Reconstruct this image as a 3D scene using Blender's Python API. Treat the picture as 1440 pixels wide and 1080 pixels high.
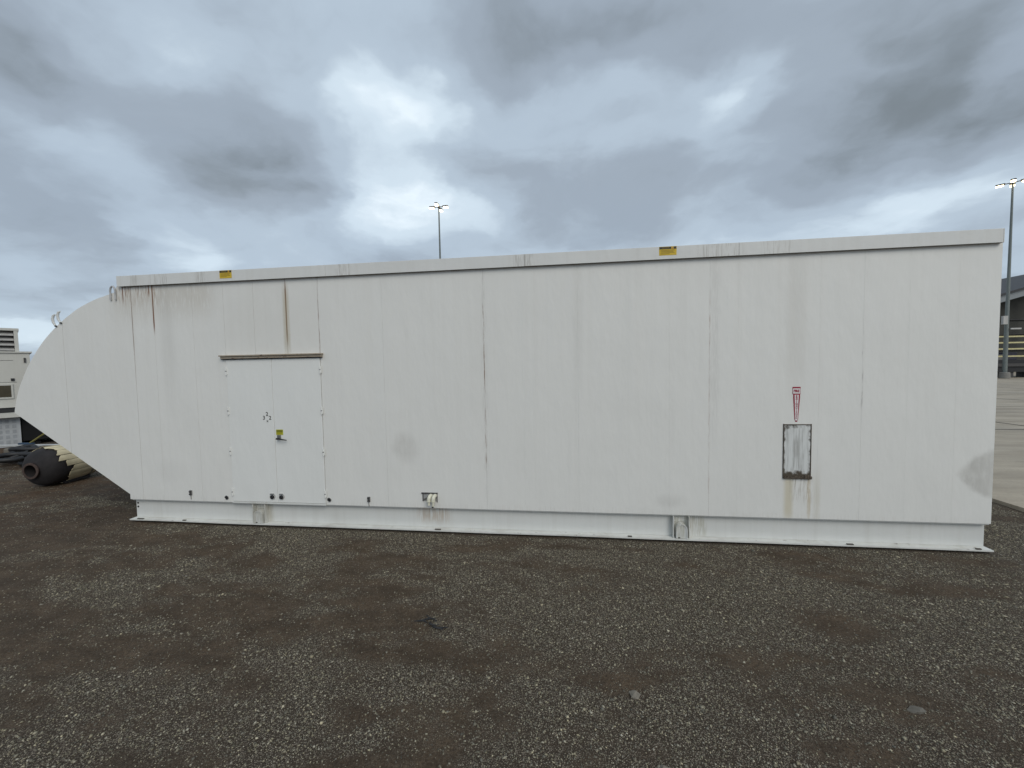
import bpy, math, random
import numpy as np
from mathutils import Matrix, Vector

random.seed(7)
rng = np.random.default_rng(11)
for o in list(bpy.data.objects):
    bpy.data.objects.remove(o)
scene = bpy.context.scene
COL = scene.collection

# ------------------------------------------------------------------ camera
cam_d = bpy.data.cameras.new('camera')
cam = bpy.data.objects.new('camera', cam_d)
COL.objects.link(cam)
cam_d.sensor_width = 36.0
cam_d.lens = 542.0 / 1440.0 * 36.0
cam_d.clip_start = 0.05
cam_d.clip_end = 6000
_r = Vector((0.99215669, 0.12368628, -0.01807782))
_u = Vector((0.01193191, 0.05025105, 0.99866534))
_f = Vector((-0.12442963, 0.9910482, -0.04838111))
M = Matrix.Identity(4)
for i in range(3):
    M[i][0], M[i][1], M[i][2] = _r[i], _u[i], -_f[i]
M[0][3], M[1][3], M[2][3] = 0.0, -4.830435, 2.16
cam.matrix_world = M
scene.camera = cam
scene.render.resolution_x = 1024
scene.render.resolution_y = 768

# ------------------------------------------------------------------ light
SUN_EL, SUN_AZ = math.radians(40), math.radians(146)    # behind the camera, to its right
sun_d = bpy.data.lights.new('sun', 'SUN')
sun_d.energy = 1.3
sun_d.angle = math.radians(35)
sun_d.color = (1.0, 0.945, 0.86)
sun = bpy.data.objects.new('sun', sun_d)
COL.objects.link(sun)
_sd = Vector((math.sin(SUN_AZ) * math.cos(SUN_EL), math.cos(SUN_AZ) * math.cos(SUN_EL), math.sin(SUN_EL)))
sun.rotation_euler = _sd.to_track_quat('Z', 'Y').to_euler()
sun.location = (0, -8, 14)

world = bpy.data.worlds.new('World')
scene.world = world
world.use_nodes = True


class NT:
    """small helper round a node tree"""
    def __init__(self, tree):
        self.t = tree
        self.n = tree.nodes
        self.l = tree.links

    def new(self, kind, **kw):
        nd = self.n.new(kind)
        for k, v in kw.items():
            setattr(nd, k, v)
        return nd

    def put(self, sock, v):
        if isinstance(v, bpy.types.NodeSocket):
            self.l.new(v, sock)
        elif v is not None:
            if hasattr(sock.default_value, '__len__') and not hasattr(v, '__len__'):
                v = (v,) * len(sock.default_value)
            if hasattr(sock.default_value, '__len__') and len(sock.default_value) == 4 and len(v) == 3:
                v = (*v, 1.0)
            sock.default_value = v

    def math(self, op, a, b=None, c=None, clamp=False):
        nd = self.new('ShaderNodeMath', operation=op, use_clamp=clamp)
        for i, v in enumerate((a, b, c)):
            self.put(nd.inputs[i], v)
        return nd.outputs[0]

    def vmath(self, op, a, b=None, out=0):
        nd = self.new('ShaderNodeVectorMath', operation=op)
        self.put(nd.inputs[0], a)
        if b is not None:
            self.put(nd.inputs[1], b)
        return nd.outputs[out]

    def mapr(self, v, a, b, c=0.0, d=1.0, smooth=True):
        nd = self.new('ShaderNodeMapRange', interpolation_type='SMOOTHSTEP' if smooth else 'LINEAR')
        self.put(nd.inputs[0], v)
        for i, x in enumerate((a, b, c, d)):
            self.put(nd.inputs[i + 1], x)
        return nd.outputs[0]

    def mix(self, f, a, b, blend='MIX'):
        nd = self.new('ShaderNodeMix', data_type='RGBA', blend_type=blend)
        self.put(nd.inputs[0], f)
        self.put(nd.inputs[6], a)
        self.put(nd.inputs[7], b)
        return nd.outputs[2]

    def noise(self, vec, scale, detail=4, rough=0.55, dist=0.0, col=False):
        nd = self.new('ShaderNodeTexNoise')
        if vec is not None:
            self.put(nd.inputs['Vector'], vec)
        nd.inputs['Scale'].default_value = scale
        nd.inputs['Detail'].default_value = detail
        nd.inputs['Roughness'].default_value = rough
        nd.inputs['Distortion'].default_value = dist
        return nd.outputs[1 if col else 0]

    def mapping(self, vec, loc=(0, 0, 0), rot=(0, 0, 0), scale=(1, 1, 1)):
        nd = self.new('ShaderNodeMapping')
        self.put(nd.inputs[0], vec)
        nd.inputs[1].default_value = loc
        nd.inputs[2].default_value = rot
        nd.inputs[3].default_value = scale
        return nd.outputs[0]

    def sep(self, v):
        nd = self.new('ShaderNodeSeparateXYZ')
        self.put(nd.inputs[0], v)
        return nd.outputs

    def comb(self, x, y, z):
        nd = self.new('ShaderNodeCombineXYZ')
        for i, v in enumerate((x, y, z)):
            self.put(nd.inputs[i], v)
        return nd.outputs[0]


# overcast cloud deck: noise on the plane the clouds lie in, with the big clouds at their places in it
W = NT(world.node_tree)
W.n.clear()
tc = W.new('ShaderNodeTexCoord')
D = tc.outputs['Generated']
dx, dy, dz = W.sep(D)
den = W.math('ADD', W.math('MAXIMUM', dz, 0.0), 0.25)
P = W.comb(W.math('DIVIDE', dx, den), W.math('DIVIDE', dy, den), 0.0)
warp = W.vmath('SCALE', W.vmath('SUBTRACT', W.noise(P, 2.2, 5, 0.55, col=True), (0.5, 0.5, 0.5)))
warp.node.inputs['Scale'].default_value = 0.42
PW = W.vmath('ADD', P, warp)
base = W.math('ADD', W.math('MULTIPLY', W.noise(W.mapping(PW, loc=(3.1, 1.7, 0), scale=(1.0, 1.25, 1)), 1.35, 7, 0.48, 0.25), 0.95),
              W.math('MULTIPLY', W.noise(W.mapping(PW, loc=(9.1, 4.7, 2)), 4.0, 6, 0.55), 0.27))
val = W.math('SUBTRACT', base, 0.125)
CLOUDS = [  # centre, radii, turn, lift
    (-0.89, 1.20, 0.27, 0.27, 16, -0.25), (-0.80, 1.28, 0.13, 0.10, 16, -0.07), (0.26, 0.91, 0.58, 0.12, 1, -0.22),
    (-1.05, 0.68, 0.11, 0.19, 17, -0.18), (0.87, 1.19, 0.34, 0.28, -4, -0.20), (-0.21, 1.37, 0.17, 0.17, 8, -0.12),
    (-1.69, 1.15, 0.25, 0.26, 27, -0.14), (0.24, 1.48, 0.30, 0.21, 1, -0.08), (-1.17, 0.87, 0.16, 0.25, 19, 0.14),
    (-0.77, 0.75, 0.08, 0.10, 14, 0.13), (-0.41, 1.00, 0.13, 0.15, 10, 0.16), (-0.53, 1.45, 0.33, 0.23, 11, 0.20),
    (0.08, 0.99, 0.19, 0.08, 4, 0.12), (0.43, 1.10, 0.10, 0.12, 1, 0.10), (0.93, 0.95, 0.07, 0.16, -1, 0.10),
    (1.20, 1.46, 0.22, 0.17, -8, 0.14), (-1.49, 1.37, 0.14, 0.15, 25, 0.12), (-2.70, 1.67, 0.20, 0.32, 47, 0.22),
    (0.58, 1.31, 0.18, 0.10, -1, 0.10),]
for cx, cy, rx, ry, rot, amp in CLOUDS:
    a = math.radians(rot)
    sh = W.vmath('SUBTRACT', PW, (cx, cy, 0))
    m = W.mapping(sh, rot=(0, 0, -a))
    m = W.vmath('MULTIPLY', m, (1 / rx, 1 / ry, 0))
    ln = W.vmath('LENGTH', m, out=1)
    val = W.math('ADD', val, W.math('MULTIPLY', W.mapr(ln, 0.25, 1.55, 1.0, 0.0), amp * 1.3))
ramp = W.new('ShaderNodeValToRGB')
W.put(ramp.inputs[0], W.math('ADD', W.math('MULTIPLY', val, 1.12), -0.045))
cr = ramp.color_ramp
cr.interpolation = 'EASE'
cr.elements[0].position = 0.0
cr.elements[0].color = (0.175, 0.205, 0.23, 1)
cr.elements[1].position = 1.0
cr.elements[1].color = (0.80, 0.89, 0.95, 1)
for p, c in ((0.30, (0.30, 0.355, 0.42, 1)), (0.55, (0.40, 0.48, 0.565, 1)), (0.78, (0.56, 0.66, 0.745, 1))):
    e = cr.elements.new(p)
    e.color = c
sky = W.new('ShaderNodeTexSky', sky_type='NISHITA', sun_disc=False)
sky.sun_elevation = SUN_EL
sky.sun_rotation = SUN_AZ
cloud10 = W.vmath('SCALE', ramp.outputs[0])
cloud10.node.inputs['Scale'].default_value = 11.2
cover = W.mapr(W.noise(PW, 1.7, 3), 0.2, 0.7, 1.0, 0.93)
bg = W.new('ShaderNodeBackground')
W.put(bg.inputs[0], W.mix(cover, sky.outputs[0], cloud10))
bg.inputs[1].default_value = 0.1
W.l.new(bg.outputs[0], W.new('ShaderNodeOutputWorld').inputs[0])

vs = scene.view_settings
vs.view_transform = 'Standard'
vs.look = 'None'
vs.exposure = 0.10
vs.gamma = 1.0
vs.use_curve_mapping = False


# ------------------------------------------------------------------ materials
def material(name):
    m = bpy.data.materials.new(name)
    m.use_nodes = True
    k = NT(m.node_tree)
    b = k.n['Principled BSDF']
    return m, k, b


def bump(k, b, h, strength, dist=0.01):
    nd = k.new('ShaderNodeBump')
    nd.inputs['Strength'].default_value = strength
    nd.inputs['Distance'].default_value = dist
    k.put(nd.inputs['Height'], h)
    k.l.new(nd.outputs[0], b.inputs['Normal'])


def plain(name, col, rough=0.6, metal=0.0, var=0.15, scale=6.0, bmp=0.1):
    m, k, b = material(name)
    pos = k.new('ShaderNodeNewGeometry').outputs['Position']
    n = k.noise(pos, scale, 6, 0.6)
    f = k.mapr(n, 0.25, 0.75, 1 - var, 1 + var, False)
    k.put(b.inputs['Base Color'], k.mix(1.0, (*col, 1), k.comb(f, f, f), 'MULTIPLY'))
    b.inputs['Roughness'].default_value = rough
    b.inputs['Metallic'].default_value = metal
    if bmp:
        bump(k, b, k.noise(pos, scale * 8, 4), bmp, 0.004)
    return m


def white_paint(name, col, stains=(), streak=0.035, rough=0.42, chips=0.0, seamrust=False):
    """weathered white enamel; stains are rust runs and grime with their own place on the sheet metal"""
    m, k, b = material(name)
    pos = k.new('ShaderNodeNewGeometry').outputs['Position']
    x, y, z = k.sep(pos)
    c = (*col, 1)
    n1 = k.noise(k.mapping(pos, scale=(9, 9, 0.22)), 1.0, 6, 0.6)
    n2 = k.noise(k.mapping(pos, scale=(17, 17, 0.3)), 1.0, 4, 0.6)
    n3 = k.noise(pos, 0.8, 4, 0.6)
    g = k.math('MULTIPLY', k.mapr(n1, 0.42, 0.8), streak * 1.8)
    g = k.math('ADD', g, k.math('MULTIPLY', k.mapr(n2, 0.5, 0.85), streak * 1.3))
    g = k.math('ADD', g, k.math('MULTIPLY', k.mapr(n3, 0.4, 0.75), streak * 1.2), clamp=True)
    col_s = k.mix(g, c, (0.40, 0.375, 0.32, 1))
    wob = k.math('MULTIPLY', k.math('SUBTRACT', k.noise(k.mapping(pos, scale=(2, 2, 6)), 3.0, 5), 0.5), 0.012)
    xs = k.math('ADD', x, wob)
    brk = k.noise(k.mapping(pos, scale=(60, 60, 5)), 1.0, 5, 0.65)
    for s in stains:
        if s[0] == 'box':
            _, x0, x1, z0, z1, sx, sz, scol, amt, brk_lo = s
            xq = x if sx < .01 else xs
            f = k.mapr(xq, x0 - sx, x0 + sx)
            f = k.math('MULTIPLY', f, k.mapr(xq, x1 - sx, x1 + sx, 1.0, 0.0))
            f = k.math('MULTIPLY', f, k.mapr(z, z0 - sz, z0 + sz))
            f = k.math('MULTIPLY', f, k.mapr(z, z1 - sz, z1 + sz, 1.0, 0.0))
            f = k.math('MULTIPLY', f, k.mapr(brk, brk_lo, brk_lo + 0.22))
        else:   # ('disc', cx, cz, rx, rz, inner, outer, colour, amount): a rubbed grey patch
            _, cx, cz, rx, rz, a0, a1, scol, amt = s
            v = k.vmath('SUBTRACT', k.comb(xs, 0.0, z), (cx, 0, cz))
            v = k.vmath('MULTIPLY', v, (1 / rx, 0, 1 / rz))
            v = k.vmath('LENGTH', v, out=1)
            v = k.math('ADD', v, k.math('MULTIPLY', k.math('SUBTRACT', k.noise(pos, 5.0, 4), 0.5), 0.5))
            f = k.math('MULTIPLY', k.mapr(v, a0, a1, 1.0, 0.0), k.mapr(xs, cx - rx * .9, cx + rx * .9, 1.0, 0.45))
            f = k.math('MULTIPLY', f, k.mapr(k.noise(k.mapping(pos, scale=(14, 14, 5)), 1.0, 6, 0.65), 0.3, 0.6, 0.55, 1.0))
        col_s = k.mix(k.math('MULTIPLY', f, amt), col_s, (*scol, 1))
    sc = k.noise(k.mapping(pos, rot=(0, .5, 0), scale=(7, 7, 2.6)), 2.0, 8, 0.7)
    col_s = k.mix(k.mapr(sc, 0.70, 0.76, 0.0, 0.35), col_s, (0.30, 0.29, 0.27, 1))
    rgh = k.mapr(n1, 0.3, 0.7, rough - .08, rough + .14)
    if chips:
        ch = k.noise(k.mapping(pos, scale=(4, 14, 14)), 2.0, 7, 0.68)
        f = k.mapr(ch, 0.66 - chips, 0.68 - chips)
        col_s = k.mix(f, col_s, (0.11, 0.062, 0.04, 1))
        d = k.noise(k.mapping(pos, scale=(1.5, 3, 3)), 2.0, 6, 0.65)
        col_s = k.mix(k.mapr(d, 0.45, 0.75, 0.0, 0.45), col_s, (0.36, 0.33, 0.27, 1))
    k.put(b.inputs['Base Color'], col_s)
    k.put(b.inputs['Roughness'], rgh)
    h = k.math('ADD', k.noise(k.mapping(pos, scale=(1.6, 1, 0.7)), 1.5, 4), k.math('MULTIPLY', k.noise(pos, 90, 3), 0.02))
    bump(k, b, h, 0.5, 0.03)
    return m


RUST = (0.19, 0.062, 0.018)
TAN = (0.46, 0.40, 0.27)
GREYD = (0.34, 0.325, 0.295)
WHITE = (0.765, 0.757, 0.718)
STAINS = [
    ('box', -3.674, -3.652, 2.55, 3.30, .006, .12, RUST, 1.0, .22),
    ('box', -3.71, -3.62, 2.40, 3.25, .02, .2, TAN, .55, .25),
    ('box', -5.715, -5.694, 2.75, 3.45, .006, .1, RUST, 1.0, .15),
    ('box', -6.30, -5.60, 3.18, 3.50, .08, .14, (0.30, 0.15, 0.06), .9, .46),
    ('box', -6.30, -4.75, 3.00, 3.45, .2, .3, (0.42, 0.36, 0.27), .4, .3),
    ('box', -5.60, -5.40, 1.9, 3.4, .07, .7, GREYD, .12, .25),
    ('box', -6.062, -6.048, 2.3, 3.4, .007, .4, (0.28, 0.19, 0.13), .7, .3),
    ('box', -4.62, -3.17, 2.38, 3.2, .16, .5, (0.47, 0.43, 0.36), .12, .2),
    ('box', -3.203, -3.189, 2.30, 3.3, .006, .2, RUST, .7, .42),
    ('box', -.964, -.950, .92, 2.95, .006, .05, (0.24, 0.11, 0.045), 1.0, .45),
    ('box', -6.192, -6.176, 3.18, 3.45, .004, .05, RUST, .95, .1),
    ('box', -6.147, -6.135, 3.25, 3.45, .004, .04, RUST, .9, .1),
    ('box', -5.93, -5.922, 3.25, 3.45, .003, .05, RUST, .6, .15),
    ('box', -5.768, -5.754, 3.25, 3.45, .004, .04, RUST, .95, .1),
    ('box', -.99, -.92, .60, 3.3, .03, .3, GREYD, .2, .4),
    ('box', 1.750, 1.764, .5, 2.9, .008, .3, (0.38, 0.24, 0.18), .55, .42),
    ('box', 1.77, 1.86, 1.4, 3.4, .03, .5, GREYD, .16, .35),
    ('box', 0.16, 0.28, 2.2, 3.45, .04, .6, GREYD, .10, .3),
    ('box', 3.392, 3.412, 1.55, 2.55, .006, .25, (0.30, 0.28, 0.26), .55, .45),
    ('box', 2.60, 2.69, .30, .84, .03, .10, (0.52, 0.44, 0.25), .5, .10),
    ('box', 2.66, 2.90, .52, .84, .04, .10, (0.30, 0.26, 0.20), .55, .44),
    ('box', 2.85, 2.885, .30, .84, .012, .14, (0.45, 0.34, 0.17), .5, .32),
    ('box', 2.92, 2.985, .30, .80, .02, .25, (0.50, 0.45, 0.32), .3, .25),
    ('box', 2.60, 2.80, 1.80, 3.35, .05, .5, (0.44, 0.40, 0.34), .16, .25),
    ('disc', 4.80, .865, .40, .275, .78, 1.05, (0.40, 0.385, 0.35), .62),
    ('disc', -2.02, 1.10, .24, .25, .30, 1.1, (0.42, 0.40, 0.365), .42),
    ('disc', -5.55, .72, .30, .20, .3, 1.2, (0.46, 0.45, 0.43), .14),
    ('disc', 1.33, .47, .22, .10, .2, 1.2, GREYD, .25),
    ('box', -6.3, 4.8, .28, .36, .1, .03, (0.40, 0.36, 0.28), .12, .44),
]
MAT = {}
MAT['wall'] = white_paint('white_wall_enamel', WHITE, STAINS)
MAT['door'] = white_paint('white_door_enamel', (0.775, 0.777, 0.745), (), streak=0.015, rough=0.36)
FST = [('box', a, b_, 3.3, 3.6, .03, .1, (0.36, 0.34, 0.30), .5, lo) for a, b_, lo in
       ((-6.02, -5.88, .42), (-5.7, -5.4, .44), (-4.95, -4.8, .4), (-2.9, -2.7, .42), (-.55, -.3, .40), (1.6, 2.1, .45), (2.3, 2.6, .45))]
MAT['fascia'] = white_paint('white_roof_trim', (0.70, 0.70, 0.675), FST, streak=0.07, rough=0.45)
BST = [('box', 1.33, 1.75, 0.0, .32, .04, .1, (0.36, 0.34, 0.24), .55, .40),
       ('box', -4.35, -4.05, 0.0, .32, .04, .1, (0.38, 0.36, 0.28), .5, .30),
       ('box', -1.9, -1.5, .1, .34, .08, .08, (0.38, 0.27, 0.17), .5, .36),
       ('box', -6.3, 4.8, .22, .30, .1, .05, (0.40, 0.37, 0.30), .16, .3)]
MAT['beam'] = white_paint('white_skid_paint', (0.66, 0.665, 0.64), BST, streak=0.10, rough=0.5)
MAT['flange'] = white_paint('chipped_flange_paint', (0.68, 0.68, 0.64), (), streak=0.12, rough=0.5, chips=0.015)
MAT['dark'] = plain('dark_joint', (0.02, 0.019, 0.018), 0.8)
MAT['canopy'] = white_paint('stained_drip_rail_paint', (0.36, 0.29, 0.21), (), streak=0.35, chips=0.09)
MAT['steel'] = plain('dull_steel', (0.32, 0.32, 0.31), 0.45, 0.8)
MAT['black'] = plain('black_rubber', (0.012, 0.012, 0.013), 0.55)
MAT['yellow'] = plain('yellow_sticker_print', (0.62, 0.42, 0.015), 0.4, var=0.08)
MAT['lime'] = plain('yellow_green_sticker_print', (0.50, 0.50, 0.03), 0.4, var=0.08)
MAT['ink'] = plain('black_sticker_ink', (0.02, 0.018, 0.012), 0.45)
MAT['darkyellow'] = plain('small_print_ink', (0.26, 0.17, 0.01), 0.5)
MAT['orange'] = plain('orange_sticker_ink', (0.50, 0.16, 0.02), 0.45)
MAT['red'] = plain('red_sticker_ink', (0.30, 0.018, 0.04), 0.4)
MAT['stickerwhite'] = plain('white_sticker_vinyl', (0.72, 0.70, 0.69), 0.4, var=0.06)
MAT['shade_black'] = plain('flat_shade_black', (0.006, 0.006, 0.006), 1.0, bmp=0)  # near-black standing for deep shade, for the added box behind the hood
MAT['pipe'] = plain('cream_pvc_pipe', (0.66, 0.64, 0.52), 0.35, var=0.08)


def grime_plate(name):
    m, k, b = material(name)
    pos = k.new('ShaderNodeNewGeometry').outputs['Position']
    x, y, z = k.sep(pos)
    n = k.noise(k.mapping(pos, scale=(30, 30, 2.2)), 1.0, 6, 0.65)
    n2 = k.noise(pos, 14, 6, 0.65)
    run = k.math('MULTIPLY', k.mapr(n, 0.42, 0.66), 0.6)
    c = k.mix(run, (0.66, 0.67, 0.65, 1), (0.25, 0.24, 0.22, 1))
    low = k.math('ADD', k.mapr(z, 0.80, 0.93, 1.0, 0.0), k.math('MULTIPLY', k.math('SUBTRACT', n2, 0.5), 1.6))
    c = k.mix(k.mapr(low, 0.42, 0.8), c, (0.07, 0.055, 0.038, 1))
    ed = k.math('MAXIMUM', k.math('ABSOLUTE', k.math('MULTIPLY', k.math('SUBTRACT', x, 2.728), 6.9)), k.math('MULTIPLY', k.math('SUBTRACT', z, 1.10), 3.25))
    ed = k.math('ADD', ed, k.math('MULTIPLY', k.math('SUBTRACT', n2, 0.5), 0.75))
    c = k.mix(k.mapr(ed, 0.86, 1.05), c, (0.10, 0.09, 0.075, 1))
    k.put(b.inputs['Base Color'], c)
    b.inputs['Roughness'].default_value = 0.6
    return m


MAT['grime'] = grime_plate('grimy_plate_paint')
MAT['caulk'] = plain('blackened_caulk', (0.085, 0.066, 0.047), 0.8, var=0.8, scale=25)


# ------------------------------------------------------------------ mesh helpers
class MB:
    def __init__(self):
        self.v, self.f = [], []

    def add(self, vs, fs):
        o = len(self.v)
        self.v += [tuple(p) for p in vs]
        self.f += [tuple(i + o for i in f) for f in fs]
        return self

    def box(self, x0, x1, y0, y1, z0, z1):
        vs = [(x, y, z) for z in (z0, z1) for y in (y0, y1) for x in (x0, x1)]
        return self.add(vs, [(0, 2, 3, 1), (4, 5, 7, 6), (0, 1, 5, 4), (2, 6, 7, 3), (0, 4, 6, 2), (1, 3, 7, 5)])

    def panel(self, x0, x1, y0, y1, z0, z1, c=0.002):
        """box whose front (-y) edges are chamfered"""
        vs = [(x0 + c, y0, z0 + c), (x1 - c, y0, z0 + c), (x1 - c, y0, z1 - c), (x0 + c, y0, z1 - c),
              (x0, y0 + c, z0), (x1, y0 + c, z0), (x1, y0 + c, z1), (x0, y0 + c, z1),
              (x0, y1, z0), (x1, y1, z0), (x1, y1, z1), (x0, y1, z1)]
        fs = [(0, 1, 2, 3), (0, 4, 5, 1), (1, 5, 6, 2), (2, 6, 7, 3), (3, 7, 4, 0),
              (4, 8, 9, 5), (5, 9, 10, 6), (6, 10, 11, 7), (7, 11, 8, 4), (8, 11, 10, 9)]
        return self.add(vs, fs)

    def bbox3(self, cx, cy, cz, sx, sy, sz, rot=None, bev=0.15):
        """chamfered brick, free to turn"""
        b = min(sx, sy, sz) * bev
        pts = []
        for sxn in (-1, 1):
            for syn in (-1, 1):
                for szn in (-1, 1):
                    pts += [(sxn * (sx / 2 - b), syn * (sy / 2 - b), szn * sz / 2), (sxn * (sx / 2 - b), syn * sy / 2, szn * (sz / 2 - b)),
                            (sxn * sx / 2, syn * (sy / 2 - b), szn * (sz / 2 - b))]
        import bmesh
        bm = bmesh.new()
        for p in pts:
            q = Vector(p)
            if rot:
                q = rot @ q
            bm.verts.new(q + Vector((cx, cy, cz)))
        bmesh.ops.convex_hull(bm, input=bm.verts)
        bm.verts.index_update()
        self.add([tuple(v.co) for v in bm.verts], [tuple(v.index for v in f.verts) for f in bm.faces])
        bm.free()
        return self

    def prism_y(self, poly, y0, y1):
        """polygon in (x,z), given counter-clockwise seen from -y, extruded along y"""
        n = len(poly)
        vs = [(x, y0, z) for x, z in poly] + [(x, y1, z) for x, z in poly]
        fs = [tuple(range(n)), tuple(range(2 * n - 1, n - 1, -1))]
        fs += [(i, i + n, (i + 1) % n + n, (i + 1) % n) for i in range(n)]
        return self.add(vs, fs)

    def tube(self, pts, r, seg=10, caps=True):
        pts = [Vector(p) for p in pts]
        rs = r if isinstance(r, (list, tuple)) else [r] * len(pts)
        rings = []
        up = None
        for i, p in enumerate(pts):
            d = (pts[min(i + 1, len(pts) - 1)] - pts[max(i - 1, 0)]).normalized()
            if up is None:
                up = Vector((0, 0, 1)) if abs(d.z) < 0.9 else Vector((1, 0, 0))
            a = d.cross(up).normalized()
            bb = a.cross(d).normalized()
            up = bb
            rings.append([p + (a * math.cos(t) + bb * math.sin(t)) * rs[i] for t in [2 * math.pi * j / seg for j in range(seg)]])
        vs = [q for rg in rings for q in rg]
        fs = []
        for i in range(len(pts) - 1):
            for j in range(seg):
                fs.append((i * seg + j, (i + 1) * seg + j, (i + 1) * seg + (j + 1) % seg, i * seg + (j + 1) % seg))
        if caps:
            fs.append(tuple(range(seg)))
            fs.append(tuple(reversed(range((len(pts) - 1) * seg, len(pts) * seg))))
        return self.add(vs, fs)

    def lathe(self, prof, axis='x', seg=32, origin=(0, 0, 0)):
        """profile of (along, radius); open ends"""
        vs, fs = [], []
        for a, r in prof:
            for j in range(seg):
                t = 2 * math.pi * j / seg
                c, s = r * math.cos(t), r * math.sin(t)
                p = {'x': (a, c, s), 'y': (s, a, c), 'z': (c, s, a)}[axis]
                vs.append((p[0] + origin[0], p[1] + origin[1], p[2] + origin[2]))
        for i in range(len(prof) - 1):
            for j in range(seg):
                fs.append((i * seg + j, i * seg + (j + 1) % seg, (i + 1) * seg + (j + 1) % seg, (i + 1) * seg + j))
        return self.add(vs, fs)

    def build(self, name, mat, parent=None, smooth=False):
        vs = np.array(self.v, dtype=float)
        c = (vs.min(0) + vs.max(0)) / 2
        me = bpy.data.meshes.new(name)
        me.from_pydata([tuple(p) for p in (vs - c)], [], self.f)
        me.validate()
        o = link(name, me, mat, parent, Vector(c))
        if smooth:
            me.shade_smooth()
            if smooth != 1:
                me.set_sharp_from_angle(angle=math.radians(smooth))
        return o


ORG = {}    # object -> where its origin stands in its thing's frame


def link(name, me, mat, parent, c):
    o = bpy.data.objects.new(name, me)
    if mat is not None and not me.materials:
        me.materials.append(mat)
    COL.objects.link(o)
    ORG[o.name] = Vector(c)
    if parent is not None:
        o.parent = parent
        o.location = Vector(c) - ORG[parent.name]
    else:
        o.location = c
    return o


def thing(name, label, cat, loc, rotz=0.0, group=None, local=False):
    o = bpy.data.objects.new(name, None)
    o.empty_display_size = 0.2
    COL.objects.link(o)
    o.location = loc
    o.rotation_euler = (0, 0, rotz)
    ORG[o.name] = Vector((0, 0, 0)) if local else Vector(loc)
    return tag(o, label, cat, group)


def tag(o, label, cat, group=None):
    o['label'] = label
    o['category'] = cat
    if group:
        o['group'] = group
    return o


def kind(o, k):
    o['kind'] = k
    return o


def text_mesh(body, size, cx, cz, y, mat, name, parent, sx=1.0, bold=0.018):
    """flat lettering standing on a wall that faces -y, centred on (cx, cz)"""
    cu = bpy.data.curves.new('lettering', 'FONT')
    cu.body = body
    cu.size = size
    cu.offset = size * bold
    cu.align_x = 'CENTER'
    cu.align_y = 'CENTER'
    cu.resolution_u = 3
    t = bpy.data.objects.new('lettering_source', cu)
    COL.objects.link(t)
    bpy.context.view_layer.update()
    dg = bpy.context.evaluated_depsgraph_get()
    me = bpy.data.meshes.new_from_object(t.evaluated_get(dg))
    bpy.data.objects.remove(t)
    n = len(me.vertices)
    co = np.zeros(n * 3)
    me.vertices.foreach_get('co', co)
    co = co.reshape(-1, 3)
    out = np.zeros_like(co)
    out[:, 0] = co[:, 0] * sx
    out[:, 2] = co[:, 1]
    mid = (out.min(0) + out.max(0)) / 2
    out -= mid
    me.vertices.foreach_set('co', out.ravel())
    me.materials.clear()
    return link(name, me, mat, parent, Vector((cx, y, cz)))


def vnoise(x, y, seed=0):
    """smooth value noise in numpy"""
    g = np.random.default_rng(seed).random((256, 256))
    xi, yi = np.floor(x).astype(int), np.floor(y).astype(int)
    fx, fy = x - xi, y - yi
    fx, fy = fx * fx * (3 - 2 * fx), fy * fy * (3 - 2 * fy)
    a = g[xi % 256, yi % 256]
    b = g[(xi + 1) % 256, yi % 256]
    c = g[xi % 256, (yi + 1) % 256]
    d = g[(xi + 1) % 256, (yi + 1) % 256]
    return (a * (1 - fx) + b * fx) * (1 - fy) + (c * (1 - fx) + d * fx) * fy


def fbm(x, y, seed=0, octs=4, gain=0.5):
    s, a, t = 0, 1.0, 0
    for i in range(octs):
        s = s + a * vnoise(x * 2 ** i + 17.3 * i, y * 2 ** i + 5.1 * i, seed + i)
        t += a
        a *= gain
    return s / t


def patch(x, y):
    """0 = brown dirt, 1 = grey gravel lying on top"""
    xx = x + 0.5 * (fbm(x * 0.9, y * 0.9, 70, 3) - 0.5)
    yy = y + 0.5 * (fbm(x * 0.9, y * 0.9, 80, 3) - 0.5)
    p = 0.62 * fbm(xx * 0.62 + 40, yy * 1.9 + 40, 3, 4, 0.55) + 0.38 * fbm(xx * 2.4, yy * 5.2, 30, 4, 0.6)
    p = p + 0.035 * np.clip((x + 1.0) / 4, -1.6, 1.0)
    p = p - 0.05 * np.exp(-((y + 1.0) / 0.5) ** 2) * 0
    return np.clip((p - 0.385) / 0.17, 0, 1)


def ground_z(x, y):
    near = np.exp(-np.clip(np.hypot(x + 2, y + 2) - 14, 0, None) / 6)
    a = 0.05 * (fbm(x * 0.5 + 9, y * 0.6 + 3, 90, 3) - 0.5) + 0.020 * (fbm(x * 2.4, y * 2.8, 95, 4) - 0.5)
    a = a + 0.006 * (fbm(x * 14, y * 14, 99, 3, 0.7) - 0.5)
    under = 1 - np.exp(-np.clip(np.maximum(np.maximum(-6.5 - x, x - 4.9), np.maximum(-0.25 - y, y - 3.6)), 0, None) / 0.35)
    return -0.022 + a * near * (0.18 + 0.82 * under) - 0.006 * near


# ------------------------------------------------------------------ ground
def spread(lo, hi, step, far):
    core = list(np.arange(lo, hi + 1e-6, step))
    out, d = [], step
    p = hi
    while p < far:
        d *= 1.28
        p += d
        out.append(p)
    neg, d, p = [], step, lo
    while p > -far:
        d *= 1.28
        p -= d
        neg.append(p)
    return np.array(neg[::-1] + core + out)


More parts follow.
